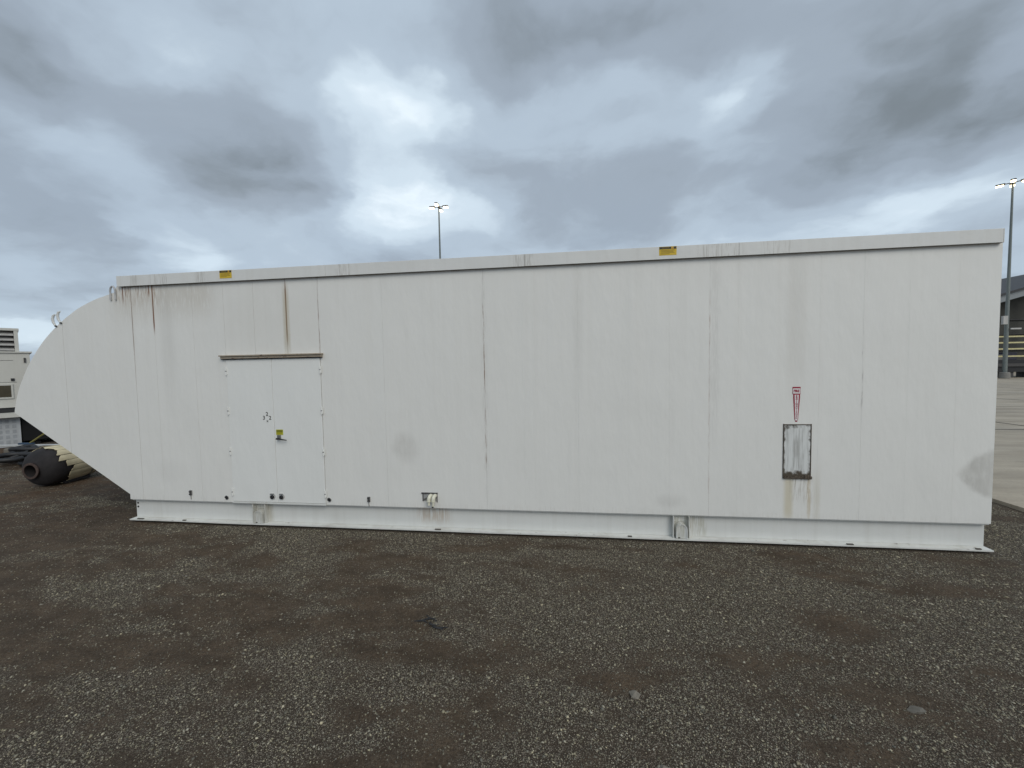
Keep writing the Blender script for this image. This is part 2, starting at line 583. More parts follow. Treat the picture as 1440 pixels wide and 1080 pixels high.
gx, gy = spread(-14, 8, 0.055, 1800), spread(-5.2, 3.5, 0.05, 1800)
GX, GY = np.meshgrid(gx, gy, indexing='ij')
GZ = ground_z(GX, GY)
nx, ny = len(gx), len(gy)
idx = np.arange(nx * ny).reshape(nx, ny)
quads = np.stack([idx[:-1, :-1], idx[1:, :-1], idx[1:, 1:], idx[:-1, 1:]], -1).reshape(-1, 4)
me = bpy.data.meshes.new('ground')
me.vertices.add(nx * ny)
me.vertices.foreach_set('co', np.stack([GX, GY, GZ], -1).ravel())
me.loops.add(len(quads) * 4)
me.loops.foreach_set('vertex_index', quads.ravel())
me.polygons.add(len(quads))
me.polygons.foreach_set('loop_start', np.arange(0, len(quads) * 4, 4))
me.update(calc_edges=True)
at = me.attributes.new('gravel_cover', 'FLOAT', 'POINT')
at.data.foreach_set('value', patch(GX, GY).ravel().astype(np.float32))
me.shade_smooth()
ground = bpy.data.objects.new('ground', me)
COL.objects.link(ground)
kind(ground, 'structure')

m, k, b = material('dirt_and_gravel')
pos = k.new('ShaderNodeNewGeometry').outputs['Position']
gc = k.new('ShaderNodeAttribute', attribute_name='gravel_cover').outputs['Fac']
x, y, z = k.sep(pos)
nf = k.noise(pos, 55, 6, 0.7)
ng = k.noise(pos, 160, 3, 0.7)
nl = k.noise(pos, 1.3, 5, 0.6)
dirt = k.mix(k.mapr(nf, 0.3, 0.7), (0.048, 0.031, 0.018, 1), (0.130, 0.091, 0.056, 1))
redd = k.mix(k.mapr(nf, 0.3, 0.7), (0.062, 0.034, 0.016, 1), (0.140, 0.082, 0.042, 1))
dirt = k.mix(k.math('MULTIPLY', k.mapr(x, -9.0, -6.4, 1.0, 0.0), k.mapr(nl, 0.35, 0.6)), dirt, redd)
vor = k.new('ShaderNodeTexVoronoi')
vor.inputs['Scale'].default_value = 120
vor.inputs['Randomness'].default_value = 1.0
k.put(vor.inputs['Vector'], pos)
vc = k.sep(vor.outputs['Color'])[0]
grav = k.mix(k.mapr(vc, 0.1, 1.0), (0.080, 0.060, 0.041, 1), (0.35, 0.30, 0.235, 1))
grav = k.mix(k.mapr(vor.outputs['Distance'], 0.25, 0.6), grav, (0.058, 0.043, 0.029, 1))
f = k.math('ADD', gc, k.math('MULTIPLY', k.math('SUBTRACT', nf, 0.5), 0.9))
vg = k.new('ShaderNodeTexVoronoi')
vg.inputs['Scale'].default_value = 230
k.put(vg.inputs['Vector'], pos)
gr = k.mapr(k.sep(vg.outputs['Color'])[1], 0.55, 1.0, 0.0, 0.55)
gr = k.math('MULTIPLY', gr, k.mapr(k.noise(pos, 7, 5, 0.65), 0.3, 0.65))
dirt = k.mix(gr, dirt, (0.24, 0.205, 0.16, 1))
blot = k.noise(k.mapping(pos, scale=(1.0, 1.7, 1)), 3.2, 6, 0.65)
dirt = k.mix(k.mapr(blot, 0.35, 0.65, 0.5, 0.0), dirt, (0.026, 0.017, 0.010, 1))
col = k.mix(k.mapr(f, 0.10, 1.0), dirt, grav)
k.put(b.inputs['Base Color'], col)
b.inputs['Roughness'].default_value = 0.85
b.inputs['Specular IOR Level'].default_value = 0.3
hh = k.math('ADD', k.math('MULTIPLY', nf, 0.9), k.math('MULTIPLY', ng, 0.4))
hh = k.math('ADD', hh, k.math('MULTIPLY', k.math('SUBTRACT', 1.0, vor.outputs['Distance']), k.math('MULTIPLY', gc, 0.7)))
bump(k, b, hh, 1.0, 0.018)
me.materials.append(m)

# concrete apron beside the yard
mb = MB()
mb.add([(6.62, -30, .03), (6.42, 3.6, .03), (6.0, 60, .03), (150, 60, .03), (150, -30, .03),
        (6.62, -30, -.2), (6.42, 3.6, -.2), (6.0, 60, -.2), (150, 60, -.2), (150, -30, -.2)],
       [(4, 3, 2, 1, 0), (5, 6, 7, 8, 9), (0, 1, 6, 5), (1, 2, 7, 6), (2, 3, 8, 7), (3, 4, 9, 8), (4, 0, 5, 9)])
m, k, b = material('worn_concrete')
pos = k.new('ShaderNodeNewGeometry').outputs['Position']
n1 = k.noise(k.mapping(pos, rot=(0, 0, .3), scale=(0.25, 1.2, 1)), 1.2, 7, 0.65)
n2 = k.noise(pos, 30, 5, 0.65)
n3 = k.noise(pos, 0.35, 5, 0.6)
c = k.mix(k.mapr(n1, 0.3, 0.7), (0.27, 0.228, 0.17, 1), (0.44, 0.38, 0.292, 1))
c = k.mix(k.math('MULTIPLY', k.mapr(n2, 0.4, 0.7), 0.3), c, (0.21, 0.187, 0.158, 1))
c = k.mix(k.math('MULTIPLY', k.mapr(n3, 0.45, 0.7), 0.4), c, (0.22, 0.20, 0.17, 1))
k.put(b.inputs['Base Color'], c)
b.inputs['Roughness'].default_value = 0.75
bump(k, b, n2, 0.3, 0.005)
pave = kind(mb.build('pavement', m), 'structure')
MAT['joint'] = plain('tar_joint', (0.04, 0.036, 0.032), 0.8)
for yy in (8.0, 14.0, 20.0, 27.0):
    MB().box(6.5, 100, yy, yy + 0.05, .034, .036).build('expansion_joint', MAT['joint'], pave)
for xx in (14.0, 22.0, 30.0):
    MB().box(xx, xx + 0.05, -25, 55, .0375, .039).build('expansion_joint', MAT['joint'], pave)

# ------------------------------------------------------------------ gravel lying on the dirt
N0 = 1050000
sx = rng.uniform(-13.5, 7.2, N0)
sy = rng.uniform(-4.2, 4.5, N0)
dist = np.hypot(sx, sy + 4.83)
vf = 0.9910482 * (sy + 4.83) - 0.12443 * sx + 0.0484 * 2.16
vr = 0.99216 * sx + 0.1237 * (sy + 4.83)
keep = (vf > 1.2) & (np.abs(vr) < vf * 1.55 + 0.4)
keep &= ~((sx > -6.3) & (sx < 4.8) & (sy > -0.05) & (sy < 3.4))
keep &= sx < 6.35
pt = patch(sx, sy)
keep &= rng.random(N0) < (0.13 + 0.87 * pt ** 1.3) * np.clip(1.2 - dist / 13, 0.10, 1.0)
sx, sy, pt = sx[keep], sy[keep], pt[keep]
dist = dist[keep]
n = len(sx)
size = np.clip(rng.lognormal(-5.34, 0.38, n), 0.0026, 0.015) * np.clip(0.75 + dist * 0.05, 0.85, 1.5)
big = rng.random(n) < 0.004 * pt
size[big] *= rng.uniform(1.4, 2.3, big.sum())
sz = ground_z(sx, sy)
oct_v = np.array([(1, 0, 0), (-1, 0, 0), (0, 1, 0), (0, -1, 0), (0, 0, 1), (0, 0, -1)], float)
oct_f = np.array([(0, 2, 4), (2, 1, 4), (1, 3, 4), (3, 0, 4), (2, 0, 5), (1, 2, 5), (3, 1, 5), (0, 3, 5)])
vv = np.repeat(oct_v[None], n, 0)
vv[:, :4, :2] += rng.uniform(-.38, .38, (n, 4, 2))
vv[:, :4, 2] += rng.uniform(-.35, .35, (n, 4))
vv[:, 4:, :2] += rng.uniform(-.6, .6, (n, 2, 2))
vv *= size[:, None, None] * np.stack([rng.uniform(.75, 1.3, n), rng.uniform(.65, 1.1, n), rng.uniform(.35, .8, n)], -1)[:, None, :]
ang = rng.uniform(0, 2 * np.pi, n)
ca, sa = np.cos(ang)[:, None], np.sin(ang)[:, None]
X = vv[..., 0] * ca - vv[..., 1] * sa
Y = vv[..., 0] * sa + vv[..., 1] * ca
vv[..., 0], vv[..., 1] = X + sx[:, None], Y + sy[:, None]
vv[..., 2] += (sz + size * 0.18)[:, None]
fs = (oct_f[None] + (np.arange(n) * 6)[:, None, None]).reshape(-1, 3)
me = bpy.data.meshes.new('gravel')
me.vertices.add(n * 6)
me.vertices.foreach_set('co', vv.ravel())
me.loops.add(len(fs) * 3)
me.loops.foreach_set('vertex_index', fs.ravel())
me.polygons.add(len(fs))
me.polygons.foreach_set('loop_start', np.arange(0, len(fs) * 3, 3))
me.update(calc_edges=True)
tone = np.clip(rng.beta(1.7, 3.0, n), 0, 1)
hue = rng.random(n)
at = me.attributes.new('stone_tone', 'FLOAT_COLOR', 'POINT')
colr = np.zeros((n, 4))
lum = (0.085 + 0.46 * tone ** 1.35) * (0.75 + 0.25 * pt)
colr[:, 0] = lum * (1.04 + 0.10 * hue)
colr[:, 1] = lum * (0.965 + 0.03 * hue)
colr[:, 2] = lum * (0.77 - 0.12 * hue)
colr[:, 3] = 1
at.data.foreach_set('color', np.repeat(colr, 6, 0).ravel().astype(np.float32))
m, k, b = material('crushed_stone')
k.put(b.inputs['Base Color'], k.new('ShaderNodeAttribute', attribute_name='stone_tone').outputs['Color'])
b.inputs['Roughness'].default_value = 0.8
me.materials.append(m)
gravel = bpy.data.objects.new('gravel', me)
COL.objects.link(gravel)
tag(kind(gravel, 'stuff'), 'loose crushed grey gravel strewn over the dirt yard', 'gravel')


# bigger stones that can be picked out one by one
def stone(loc, s, mat, label, seed, flat=0.55):
    import bmesh
    r = random.Random(seed)
    bm = bmesh.new()
    for _ in range(13):
        v = Vector((r.gauss(0, 1), r.gauss(0, 1), r.gauss(0, 1))).normalized()
        v = Vector((v.x * s[0], v.y * s[1], v.z * s[0] * flat)) * r.uniform(.85, 1.0)
        bm.verts.new(v)
    bmesh.ops.convex_hull(bm, input=bm.verts)
    loose = [v for v in bm.verts if not v.link_faces]
    bmesh.ops.delete(bm, geom=loose, context='VERTS')
    me = bpy.data.meshes.new('stone')
    bm.to_mesh(me)
    bm.free()
    zmin = min(v.co.z for v in me.vertices)
    gz = float(ground_z(np.array([loc[0]]), np.array([loc[1]]))[0])
    o = link('stone', me, mat, None, Vector((loc[0], loc[1], gz - zmin * 0.25)))
    return tag(o, label, 'stone')


MAT['stone'] = plain('grey_limestone', (0.13, 0.118, 0.098), 0.8, var=0.3, scale=30, bmp=0.5)
MAT['palestone'] = plain('pale_limestone', (0.17, 0.152, 0.122), 0.8, var=0.4, scale=30, bmp=0.5)
stone((0.46, -2.30), (.048, .034), MAT['palestone'], 'fist sized pale stone lying alone on dark brown dirt', 1)
stone((2.16, -2.26), (.055, .036), MAT['stone'], 'flat mid grey stone in the gravel off the patched corner of the enclosure', 2, .4)
stone((0.53, -2.80), (.075, .05), MAT['palestone'], 'largest pale flat stone lying in the gravel', 3, .4)

# scrap of torn black plastic on the gravel
mb = MB()
rr = random.Random(5)
for i in range(7):
    a0 = rr.uniform(0, 6.28)
    p0 = Vector((rr.uniform(-.05, .05), rr.uniform(-.03, .03), rr.uniform(.002, .012)))
    pts = []
    for j in range(6):
        a0 += rr.uniform(-.2, .95)
        p0 = p0 + Vector((math.cos(a0) * .026, math.sin(a0) * .02, rr.uniform(-.006, .009)))
        p0.z = max(p0.z, .004)
        pts.append(tuple(p0))
    mb.tube(pts, [.003, .006, .008, .007, .005, .003], 6)
o = mb.build('plastic_scrap', MAT['black'])
gz = float(ground_z(np.array([-1.11]), np.array([-1.75]))[0])
o.location = (-1.11, -1.75, gz + 0.012)
tag(o, 'tangled scrap of torn black plastic lying on the gravel', 'scrap')

# ------------------------------------------------------------------ the enclosure
R0 = (-0.78, 1.65, 0.0)
ENC = thing('generator_enclosure', 'long weathered white sheet metal machine enclosure with rounded hood on a steel skid', 'enclosure', R0)
Z0, Z1 = 0.300, 3.383
DEP = 3.3
XL, XR = -6.285, 4.735
core = MB().box(XL + .02, XR - .02, .034, DEP, Z0 + .004, Z1 - .003).build('inner_wall', MAT['dark'], ENC)

SEAMS = [(-6.055, .0035), (-5.705, .0025), (-5.085, .0025), (-4.600, .003)]
RSEAM = [(-3.196, .004), (-2.302, .0014), (-.957, .0014), (-.46, .0003), (-.325, .0003), (.218, .0006), (.82, .0003), (1.303, .0005),
         (1.757, .0009), (2.075, .0003), (2.95, .0005), (3.40, .0008), (3.86, .0003), (4.34, .0003), (XR, 0)]


def wpanel(xa, ga, xb, gb, za, zb):
    return MB().panel(xa + ga / 2, xb - gb / 2, 0.0, 0.032, za, zb, 0.0003).build('wall_panel', MAT['wall'], ENC)


for (xa, ga), (xb, gb) in zip(SEAMS[:-1], SEAMS[1:]):
    wpanel(xa, ga, xb, gb, Z0, Z1)
for (xa, ga), (xb, gb) in zip(RSEAM[:-1], RSEAM[1:]):
    wpanel(xa, ga, xb, gb, Z0, Z1)
TOPS = [(-4.600, .003), (-4.146, .003), (-3.663, .005), (-3.196, .004)]
for (xa, ga), (xb, gb) in zip(TOPS[:-1], TOPS[1:]):
    wpanel(xa, ga, xb, gb, 2.345, Z1)
# far side and ends
MB().box(XR - .018, XR, .034, DEP - .002, Z0, Z1).build('end_wall', MAT['wall'], ENC)
MB().box(XL, XR, DEP + .001, DEP + .03, Z0, Z1).build('back_wall', MAT['wall'], ENC)

# rounded hood: its side sheets lie flush with the wall
ARC = [(-6.294, 3.312), (-6.451, 3.270), (-6.63, 3.224), (-6.818, 3.155), (-6.95, 3.098), (-7.085, 3.022), (-7.24, 2.925), (-7.398, 2.808), (-7.58, 2.65),
       (-7.741, 2.475), (-7.90, 2.27), (-8.035, 2.045), (-8.11, 1.89), (-8.169, 1.725), (-8.205, 1.58)]


def smooth_arc(pts, n=4):
    out = []
    for i in range(len(pts) - 1):
        p0 = np.array(pts[max(i - 1, 0)])
        p1, p2 = np.array(pts[i]), np.array(pts[i + 1])
        p3 = np.array(pts[min(i + 2, len(pts) - 1)])
        for t in np.linspace(0, 1, n, endpoint=False):
            out.append(tuple(0.5 * (2 * p1 + (p2 - p0) * t + (2 * p0 - 5 * p1 + 4 * p2 - p3) * t * t + (3 * p1 - p0 - 3 * p2 + p3) * t ** 3)))
    out.append(tuple(pts[-1]))
    return out


ARCS = smooth_arc(ARC, 3)
SX = -7.24                                  # seam in the hood side
slope = (0.375 - 1.58) / (-6.280 + 8.205)
zs = 1.58 + (SX + 8.205) * slope


def arc_z(xq):
    return float(np.interp(xq, [p[0] for p in ARCS[::-1]], [p[1] for p in ARCS[::-1]]))


left = [p for p in ARCS if p[0] < SX - .004]
right = [p for p in ARCS if p[0] > SX + .004]
for yy0, yy1 in ((0.0, 0.03), (DEP - .03, DEP)):
    polyA = [(SX - .0025, zs + .001)] + [(SX - .0025, arc_z(SX - .0025))] + left
    polyB = [(-6.058, Z0), (-6.058, Z1), (XL, Z1)] + right + [(SX + .0025, arc_z(SX + .0025)), (SX + .0025, zs), (-6.280, .375), (-6.280, Z0)]
    MB().prism_y(polyA[::1], yy0, yy1).build('hood_side', MAT['wall'], ENC)
    MB().prism_y(polyB[::1], yy0, yy1).build('hood_side', MAT['wall'], ENC)
# curved skin of the hood
mb = MB()
vs, fsx = [], []
for (ax, az) in ARCS:
    nrm = 0.012
    vs += [(ax + .004, .004, az - .004), (ax + .004, DEP - .004, az - .004), (ax + .02, .004, az - .022), (ax + .02, DEP - .004, az - .022)]
for i in range(len(ARCS) - 1):
    a, c = i * 4, (i + 1) * 4
    fsx += [(a, a + 1, c + 1, c), (a + 2, c + 2, c + 3, a + 3)]
mb.add(vs, fsx)
mb.build('hood_skin', MAT['wall'], ENC, smooth=30)
# slanting intake under the hood: dark mesh in a frame
ux, uz = 1 / math.hypot(1, slope), slope / math.hypot(1, slope)
px_, pz_ = uz, -ux                          # points down and out of the opening


def slant(s, off):
    return (-8.205 + ux * s + px_ * off, 1.58 + uz * s + pz_ * off)


LS = math.hypot(-6.280 + 8.205, 1.205)
a, b_, c, d = slant(.03, -.03), slant(LS - .03, -.03), slant(LS - .03, -.05), slant(.03, -.05)
MB().prism_y([a, b_, c, d], .05, DEP - .05).build('intake_screen', MAT['dark'], ENC)
for i in range(14):
    s = .10 + i * (LS - .2) / 13
    a, b_, c, d = slant(s, -.025), slant(s + .012, -.025), slant(s + .05, .0), slant(s + .038, .0)
    MB().prism_y([a, b_, c, d], .06, DEP - .06).build('intake_blade', MAT['steel'], ENC)
# dark lip at the foot of the opening
mgrey = plain('dark_grey_sheet', (0.055, 0.052, 0.05), 0.6)
a, b_, c, d = slant(LS - .42, .004), slant(LS - .005, .004), slant(LS - .02, .062), slant(LS - .30, .055)
MB().prism_y([a, b_, c, d], .06, DEP - .06).build('intake_lip', mgrey, ENC)
MB().box(-6.288, -6.284, .04, DEP - .04, .30, .40).build('foot_plate', mgrey, ENC)

# roof edge trim: folded strips butted end to end, each a little uneven
FX = [-6.222, -3.05, -.42, 2.06, 4.70]
for i in range(4):
    xa, xb = FX[i], FX[i + 1]
    dy = (0, .0015, -.001, .001)[i]
    mb = MB()
    mb.panel(xa + .001, xb - .001, -.042 + dy, -.036 + dy, 3.374, 3.5215, .002)
    mb.box(xa + .001, xb - .001, -.0355 + dy, .6, 3.508, 3.520)
    mb.build('roof_trim', MAT['fascia'], ENC)
MB().box(-6.215, 4.695, -.03, DEP + .04, 3.392, 3.507).build('roof', MAT['fascia'], ENC)
MB().box(-6.20, 4.69, -.03, .0, 3.378, 3.390).build('eave_shade_strip', MAT['dark'], ENC)  # dark strip that paints in the shade under the roof trim
MB().box(4.701, 4.708, -.040, DEP + .04, 3.374, 3.5205).build('roof_trim', MAT['fascia'], ENC)

# skid beam
BX0, BX1 = -6.262, 4.728
WY = .06
MB().box(BX0, BX1, WY, WY + .014, .019, .284).build('skid_web', MAT['beam'], ENC)
MB().box(BX0 - .0, BX1, .012, .16, .2855, .2975).build('skid_top_flange', MAT['beam'], ENC)
nseg = 90
mb = MB()
vs, fsx = [], []
for i in range(nseg + 1):
    xx = (BX0 - .01) + (BX1 + .02 - BX0) * i / nseg
    w = 0.004 * math.sin(i * .33) * math.sin(i * .071 + 1)
    vs += [(xx, -.036 + w * .5, .001 + w * .3), (xx, -.036 + w * .5, .0165 + w * .3), (xx, .16, .018), (xx, .16, .001)]
for i in range(nseg):
    a, c = i * 4, i * 4 + 4
    fsx += [(a, c, c + 1, a + 1), (a + 1, c + 1, c + 2, a + 2), (a + 2, c + 2, c + 3, a + 3), (a + 3, c + 3, c, a)]
fsx += [(0, 1, 2, 3), (nseg * 4 + 3, nseg * 4 + 2, nseg * 4 + 1, nseg * 4)]
mb.add(vs, fsx)
mb.build('skid_flange', MAT['flange'], ENC)
MB().box(BX1 - .012, BX1 - .001, WY + .015, 3.2, .0, .285).build('skid_end_plate', MAT['beam'], ENC)
MB().box(BX0 + .001, BX0 + .012, WY + .015, 3.2, .0, .285).build('skid_end_plate', MAT['beam'], ENC)
MB().box(BX0, BX1, 3.18, 3.21, .0, .297).build('skid_web', MAT['beam'], ENC)
for zz in (.225, .17):
    MB().lathe([(0, .0), (0, .013), (.004, .014)], 'y', 12, (BX0 + .03, WY - .0042, zz)).build('bolt_hole', MAT['black'], ENC)
# worn dark pads bolted down on the flange
for xx, w in ((-6.10, .10), (-5.38, .05), (-1.62, .08), (.83, .05), (3.30, .07), (4.60, .05)):
    MB().bbox3(xx, -.0245, .0245, w, .022, .011).build('clamp_pad', plain('worn_pad', (0.10, 0.09, 0.075), .8) if 'worn_pad' not in bpy.data.materials else bpy.data.materials['worn_pad'], ENC)

# lifting pipes between stiffener plates
for xc in (-4.21, 1.443):
    for s in (-1, 1):
        MB().box(xc + s * .092 - .005, xc + s * .092 + .005, -.012, WY - .001, .0185, .2845).build('stiffener', MAT['beam'], ENC)
    MB().box(xc - .086, xc + .086, WY - .006, WY - .001, .20, .283).build('gusset', MAT['beam'], ENC)
    cz_, ro, ri = .132, .066, .052
    def arch(r_, n_=14):
        return [(xc + r_ * math.cos(t), cz_ + r_ * math.sin(t)) for t in np.linspace(0, math.pi, n_)]
    band = arch(ro) + [(xc - ro, .020)] + [(xc - ri, .020)] + arch(ri)[::-1] + [(xc + ri, .020), (xc + ro, .020)]
    mb = MB()
    out_, in_ = arch(ro), arch(ri)
    out_ = [(xc + ro, .020)] + out_ + [(xc - ro, .020)]
    in_ = [(xc + ri, .020)] + in_ + [(xc - ri, .020)]
    n_ = len(out_)
    vs = [(px0, -.032, pz0) for px0, pz0 in out_] + [(px0, -.032, pz0) for px0, pz0 in in_]
    vs += [(px0, WY - .001, pz0) for px0, pz0 in out_] + [(px0, -.024, pz0) for px0, pz0 in in_]
    fsx = []
    for q in range(n_ - 1):
        fsx += [(q, n_ + q, n_ + q + 1, q + 1), (q, q + 1, 2 * n_ + q + 1, 2 * n_ + q), (n_ + q, 3 * n_ + q, 3 * n_ + q + 1, n_ + q + 1)]
    fsx.append(tuple(range(4 * n_ - 1, 3 * n_ - 1, -1)))
    mb.add(vs, fsx)
    lp = mb.build('lifting_pipe', MAT['beam'], ENC, smooth=35)
    MB().bbox3(xc - .030, -.012, .028, .026, .03, .016).build('pipe_dirt', bpy.data.materials['worn_pad'], lp)

# double door
DX0, DXM, DX1, DZ0, DZ1 = -4.600, -3.913, -3.200, .318, 2.308
MB().box(DX0 - .002, DX1 + .002, .026, .033, DZ0 - .015, 2.344).build('door_rebate', MAT['dark'], ENC)
MB().panel(DX0 - .003, DX1 + .004, -.018, .030, .292, .3135, .002).build('door_sill', MAT['beam'], ENC)
for nm, xa, xb, hx in (('l', DX0 + .004, DXM - .002, DX0 + .001), ('r', DXM + .002, DX1 - .001, DX1 + .001)):
    dr = MB().panel(xa, xb, -.009, .025, DZ0, DZ1, .003).build('door', MAT['door'], ENC)
    for zz in (2.15, 1.597, 1.03, .452):
        hb = MB().tube([(hx, -.016, zz - .055), (hx, -.016, zz + .055)], .0085, 10)
        hb.box(hx - .022, hx + .022, -.0125, -.0092, zz - .045, zz + .045)
        hb.build('hinge', MAT['door'], dr)
        MB().tube([(hx, -.018, zz - .006), (hx, -.018, zz + .006)], .0095, 10).build('hinge_pin', MAT['steel'], dr)
    lx = xb - .072 if nm == 'l' else xa + .062
    MB().lathe([(-.0095, .040), (-.013, .040), (-.014, .037)], 'y', 20, (lx, 0, .398)).build('latch_plate', MAT['steel'], dr)
    la = MB().lathe([(-.0132, .027), (-.030, .026), (-.033, .022), (-.033, .0)], 'y', 18, (lx, 0, .394)).build('latch_knob', MAT['black'], dr, smooth=35)
    MB().bbox3(lx, -.024, .438, .050, .016, .011).build('latch_guard', MAT['steel'], dr)
    if nm == 'r':
        hp = MB().bbox3(-3.842, -.017, 1.232, .052, .014, .060).build('handle_plate', MAT['steel'], dr)
        MB().tube([(-3.842, -.024, 1.215), (-3.842, -.052, 1.215)], .013, 10).build('handle_spindle', MAT['black'], dr)
        MB().tube([(-3.855, -.054, 1.217), (-3.80, -.056, 1.212), (-3.745, -.055, 1.203), (-3.705, -.052, 1.197)], [.013, .010, .008, .006], 8).build('handle', MAT['black'], dr)
        st = MB().panel(-3.887, -3.783, -.0108, -.0093, 1.263, 1.337, .0003).build('sticker', MAT['lime'], dr)
        st['label'] = 'yellow green warning sticker above the door handle'
        for zz, h in ((1.327, .005), (1.316, .010), (1.303, .007)):
            MB().box(-3.882, -3.788, -.0118, -.0112, zz - h / 2, zz + h / 2).build('printed_line', plain('olive_ink', (0.10, 0.10, 0.012), .5) if 'olive_ink' not in bpy.data.materials else bpy.data.materials['olive_ink'], dr)
        for zz in (1.290, 1.280, 1.271):
            MB().box(-3.880, -3.80, -.0118, -.0112, zz - .0015, zz + .0015).build('printed_line', MAT['darkyellow'], dr)
    else:
        for body, cx, cz in (('2', -4.012, 1.552), ('3', -4.060, 1.500), ('2', -3.968, 1.500)):
            text_mesh(body, .074, cx, cz, -.0105, MAT['ink'], 'hazard_number', dr)
        text_mesh('x', .052, -4.010, 1.452, -.0105, MAT['ink'], 'hazard_symbol', dr)
# drip rail above the door
MB().panel(-4.668, -3.150, -.058, -.001, 2.352, 2.370, .003).build('drip_rail', MAT['canopy'], ENC)
MB().panel(-4.655, -3.160, -.040, -.001, 2.320, 2.3505, .003).build('drip_rail', MAT['canopy'], ENC)
MB().box(-4.655, -3.160, -.030, .0, 2.311, 2.3195).build('drip_seal', MAT['black'], ENC)

# fittings low on the wall
for cx, cz in ((-4.706, .362), (-3.150, .370)):
    h = MB().lathe([(-.001, .031), (-.006, .031), (-.008, .028), (-.004, .024)], 'y', 20, (cx, 0, cz)).build('drain_ring', MAT['steel'], ENC)
    MB().lathe([(-.0045, .0245), (-.0045, .0)], 'y', 20, (cx, 0, cz)).build('drain_hole', MAT['black'], h)
for cx, cz in ((-5.270, .410), (-2.576, .382)):
    g = MB().bbox3(cx, -.006, cz + .012, .040, .010, .070).build('ground_lug', MAT['steel'], ENC)
    for dzz in (.030, -.006):
        MB().tube([(cx, -.010, cz + dzz), (cx, -.026, cz + dzz)], .015, 6).build('bolt', mgrey, g)
    MB().tube([(cx, -.008, cz - .028), (cx, -.006, cz - .085)], .004, 6).build('ground_wire', MAT['steel'], g)
# pipe outlet box with two drooping elbows
OX0, OX1, OZ0, OZ1 = -1.826, -1.620, .350, .498
ob = MB().box(OX0, OX1, -.004, -.001, OZ0 + .04, OZ1).build('outlet_plate', plain('grey_galvanised', (0.42, 0.42, 0.41), .5, .3, var=.3, scale=20), ENC)
MB().box(OX0 - .01, OX1 + .004, -.016, -.0045, OZ1 - .006, OZ1 + .008).build('outlet_hood', mgrey, ob)
MB().box(OX0 + .004, OX0 + .014, -.010, -.0045, OZ0 + .04, OZ1 - .008).build('outlet_edge', mgrey, ob)
MB().box(OX1 - .008, OX1, -.010, -.0045, OZ0 + .03, OZ1 - .008).build('outlet_edge', mgrey, ob)
MB().tube([(OX0 + .03, -.006, .412), (OX0 + .055, -.022, .44), (OX0 + .07, -.008, .47)], .011, 8).build('outlet_clip', MAT['steel'], ob)
for i, cx in enumerate((-1.722, -1.664)):
    pts = [(cx + .016, -.003, .470)]
    for t in np.linspace(0, 90, 6):
        a = math.radians(t)
        pts.append((cx + .016 - .012 * math.sin(a), -.02 - .040 * math.sin(a), .430 + .040 * math.cos(a)))
    pts.append((cx + .002, -.061, .412))
    el = MB().tube(pts, .025, 14).build('pipe_elbow', MAT['pipe'], ENC, smooth=40)
    MB().tube([(cx + .002, -.061, .4135), (cx + .002, -.061, .404)], .0275, 14).build('pipe_collar', MAT['pipe'], el, smooth=40)
    MB().tube([(cx + .002, -.061, .403), (cx + .001, -.059, .355 - .012 * i)], .017, 12).build('pipe_tail', MAT['pipe'], el, smooth=40)
MB().bbox3(-1.668, -.062, .335, .022, .02, .016).build('pipe_plug', MAT['black'], ENC)

# grimy plate where the extinguisher cabinet hung, with its sign
ex = MB().panel(2.586, 2.872, -.005, -.0008, .79, 1.408, .002).build('cabinet_plate', MAT['grime'], ENC)
ex['label'] = 'grimy rectangular plate streaked with black dirt under the fire extinguisher sign'
for xa, xb, za, zb in ((2.577, 2.586, .785, 1.420), (2.872, 2.881, .785, 1.420), (2.586, 2.872, 1.408, 1.417)):
    MB().panel(xa + .0005, xb - .0005, -.010, -.0008, za, zb, .002).build('caulk_bead', MAT['caulk'], ex)
mb = MB()
rr = random.Random(3)
for i in range(26):
    xx = 2.59 + .29 * i / 25
    hgt = .012 + .022 * rr.random() + (.02 if i > 19 else 0)
    mb.bbox3(xx, -.008 - .006 * rr.random(), .778 + hgt * .35, .014 + .01 * rr.random(), .018, hgt)
kind(mb.build('dirt_crust', MAT['caulk'], ex), 'stuff')
FX0, FX1, FZ1, FZ0 = 2.671, 2.757, 1.852, 1.445
fm = (FX0 + FX1) / 2 + .002
sg = MB().prism_y([(fm - .009, FZ0), (fm + .009, FZ0), (fm + .019, FZ0 + .03), (fm + .036, FZ0 + .28), (fm + .036, FZ0 + .315), (FX1, FZ0 + .33), (FX1, FZ1), (FX0, FZ1), (FX0, FZ0 + .33), (fm - .036, FZ0 + .315), (fm - .036, FZ0 + .28), (fm - .019, FZ0 + .03)],
                  -.0025, -.0006).build('fire_sign', MAT['red'], ENC)
sg['label'] = 'red and white arrow shaped fire extinguisher sign'
MB().prism_y([(FX0 + .004, FZ1 - .078), (FX1 - .004, FZ1 - .078), (FX1 - .004, FZ1 - .018), (FX0 + .004, FZ1 - .018)], -.0034, -.0027).build('sign_field', MAT['stickerwhite'], sg)
MB().prism_y([(fm - .012, FZ0 + .015), (fm + .012, FZ0 + .015), (fm + .022, FZ1 - .092), (fm - .022, FZ1 - .092)], -.0034, -.0027).build('sign_field', MAT['stickerwhite'], sg)
text_mesh('FIRE', .040, fm - .002, FZ1 - .048, -.0040, MAT['red'], 'lettering', sg, sx=.86, bold=.05)
for i, ch in enumerate('EXTINGUISHER'):
    zz = FZ1 - .108 - i * .0232
    text_mesh(ch, .031 - .0009 * i, fm, zz, -.0040, MAT['red'], 'lettering', sg, sx=1.0, bold=.05)

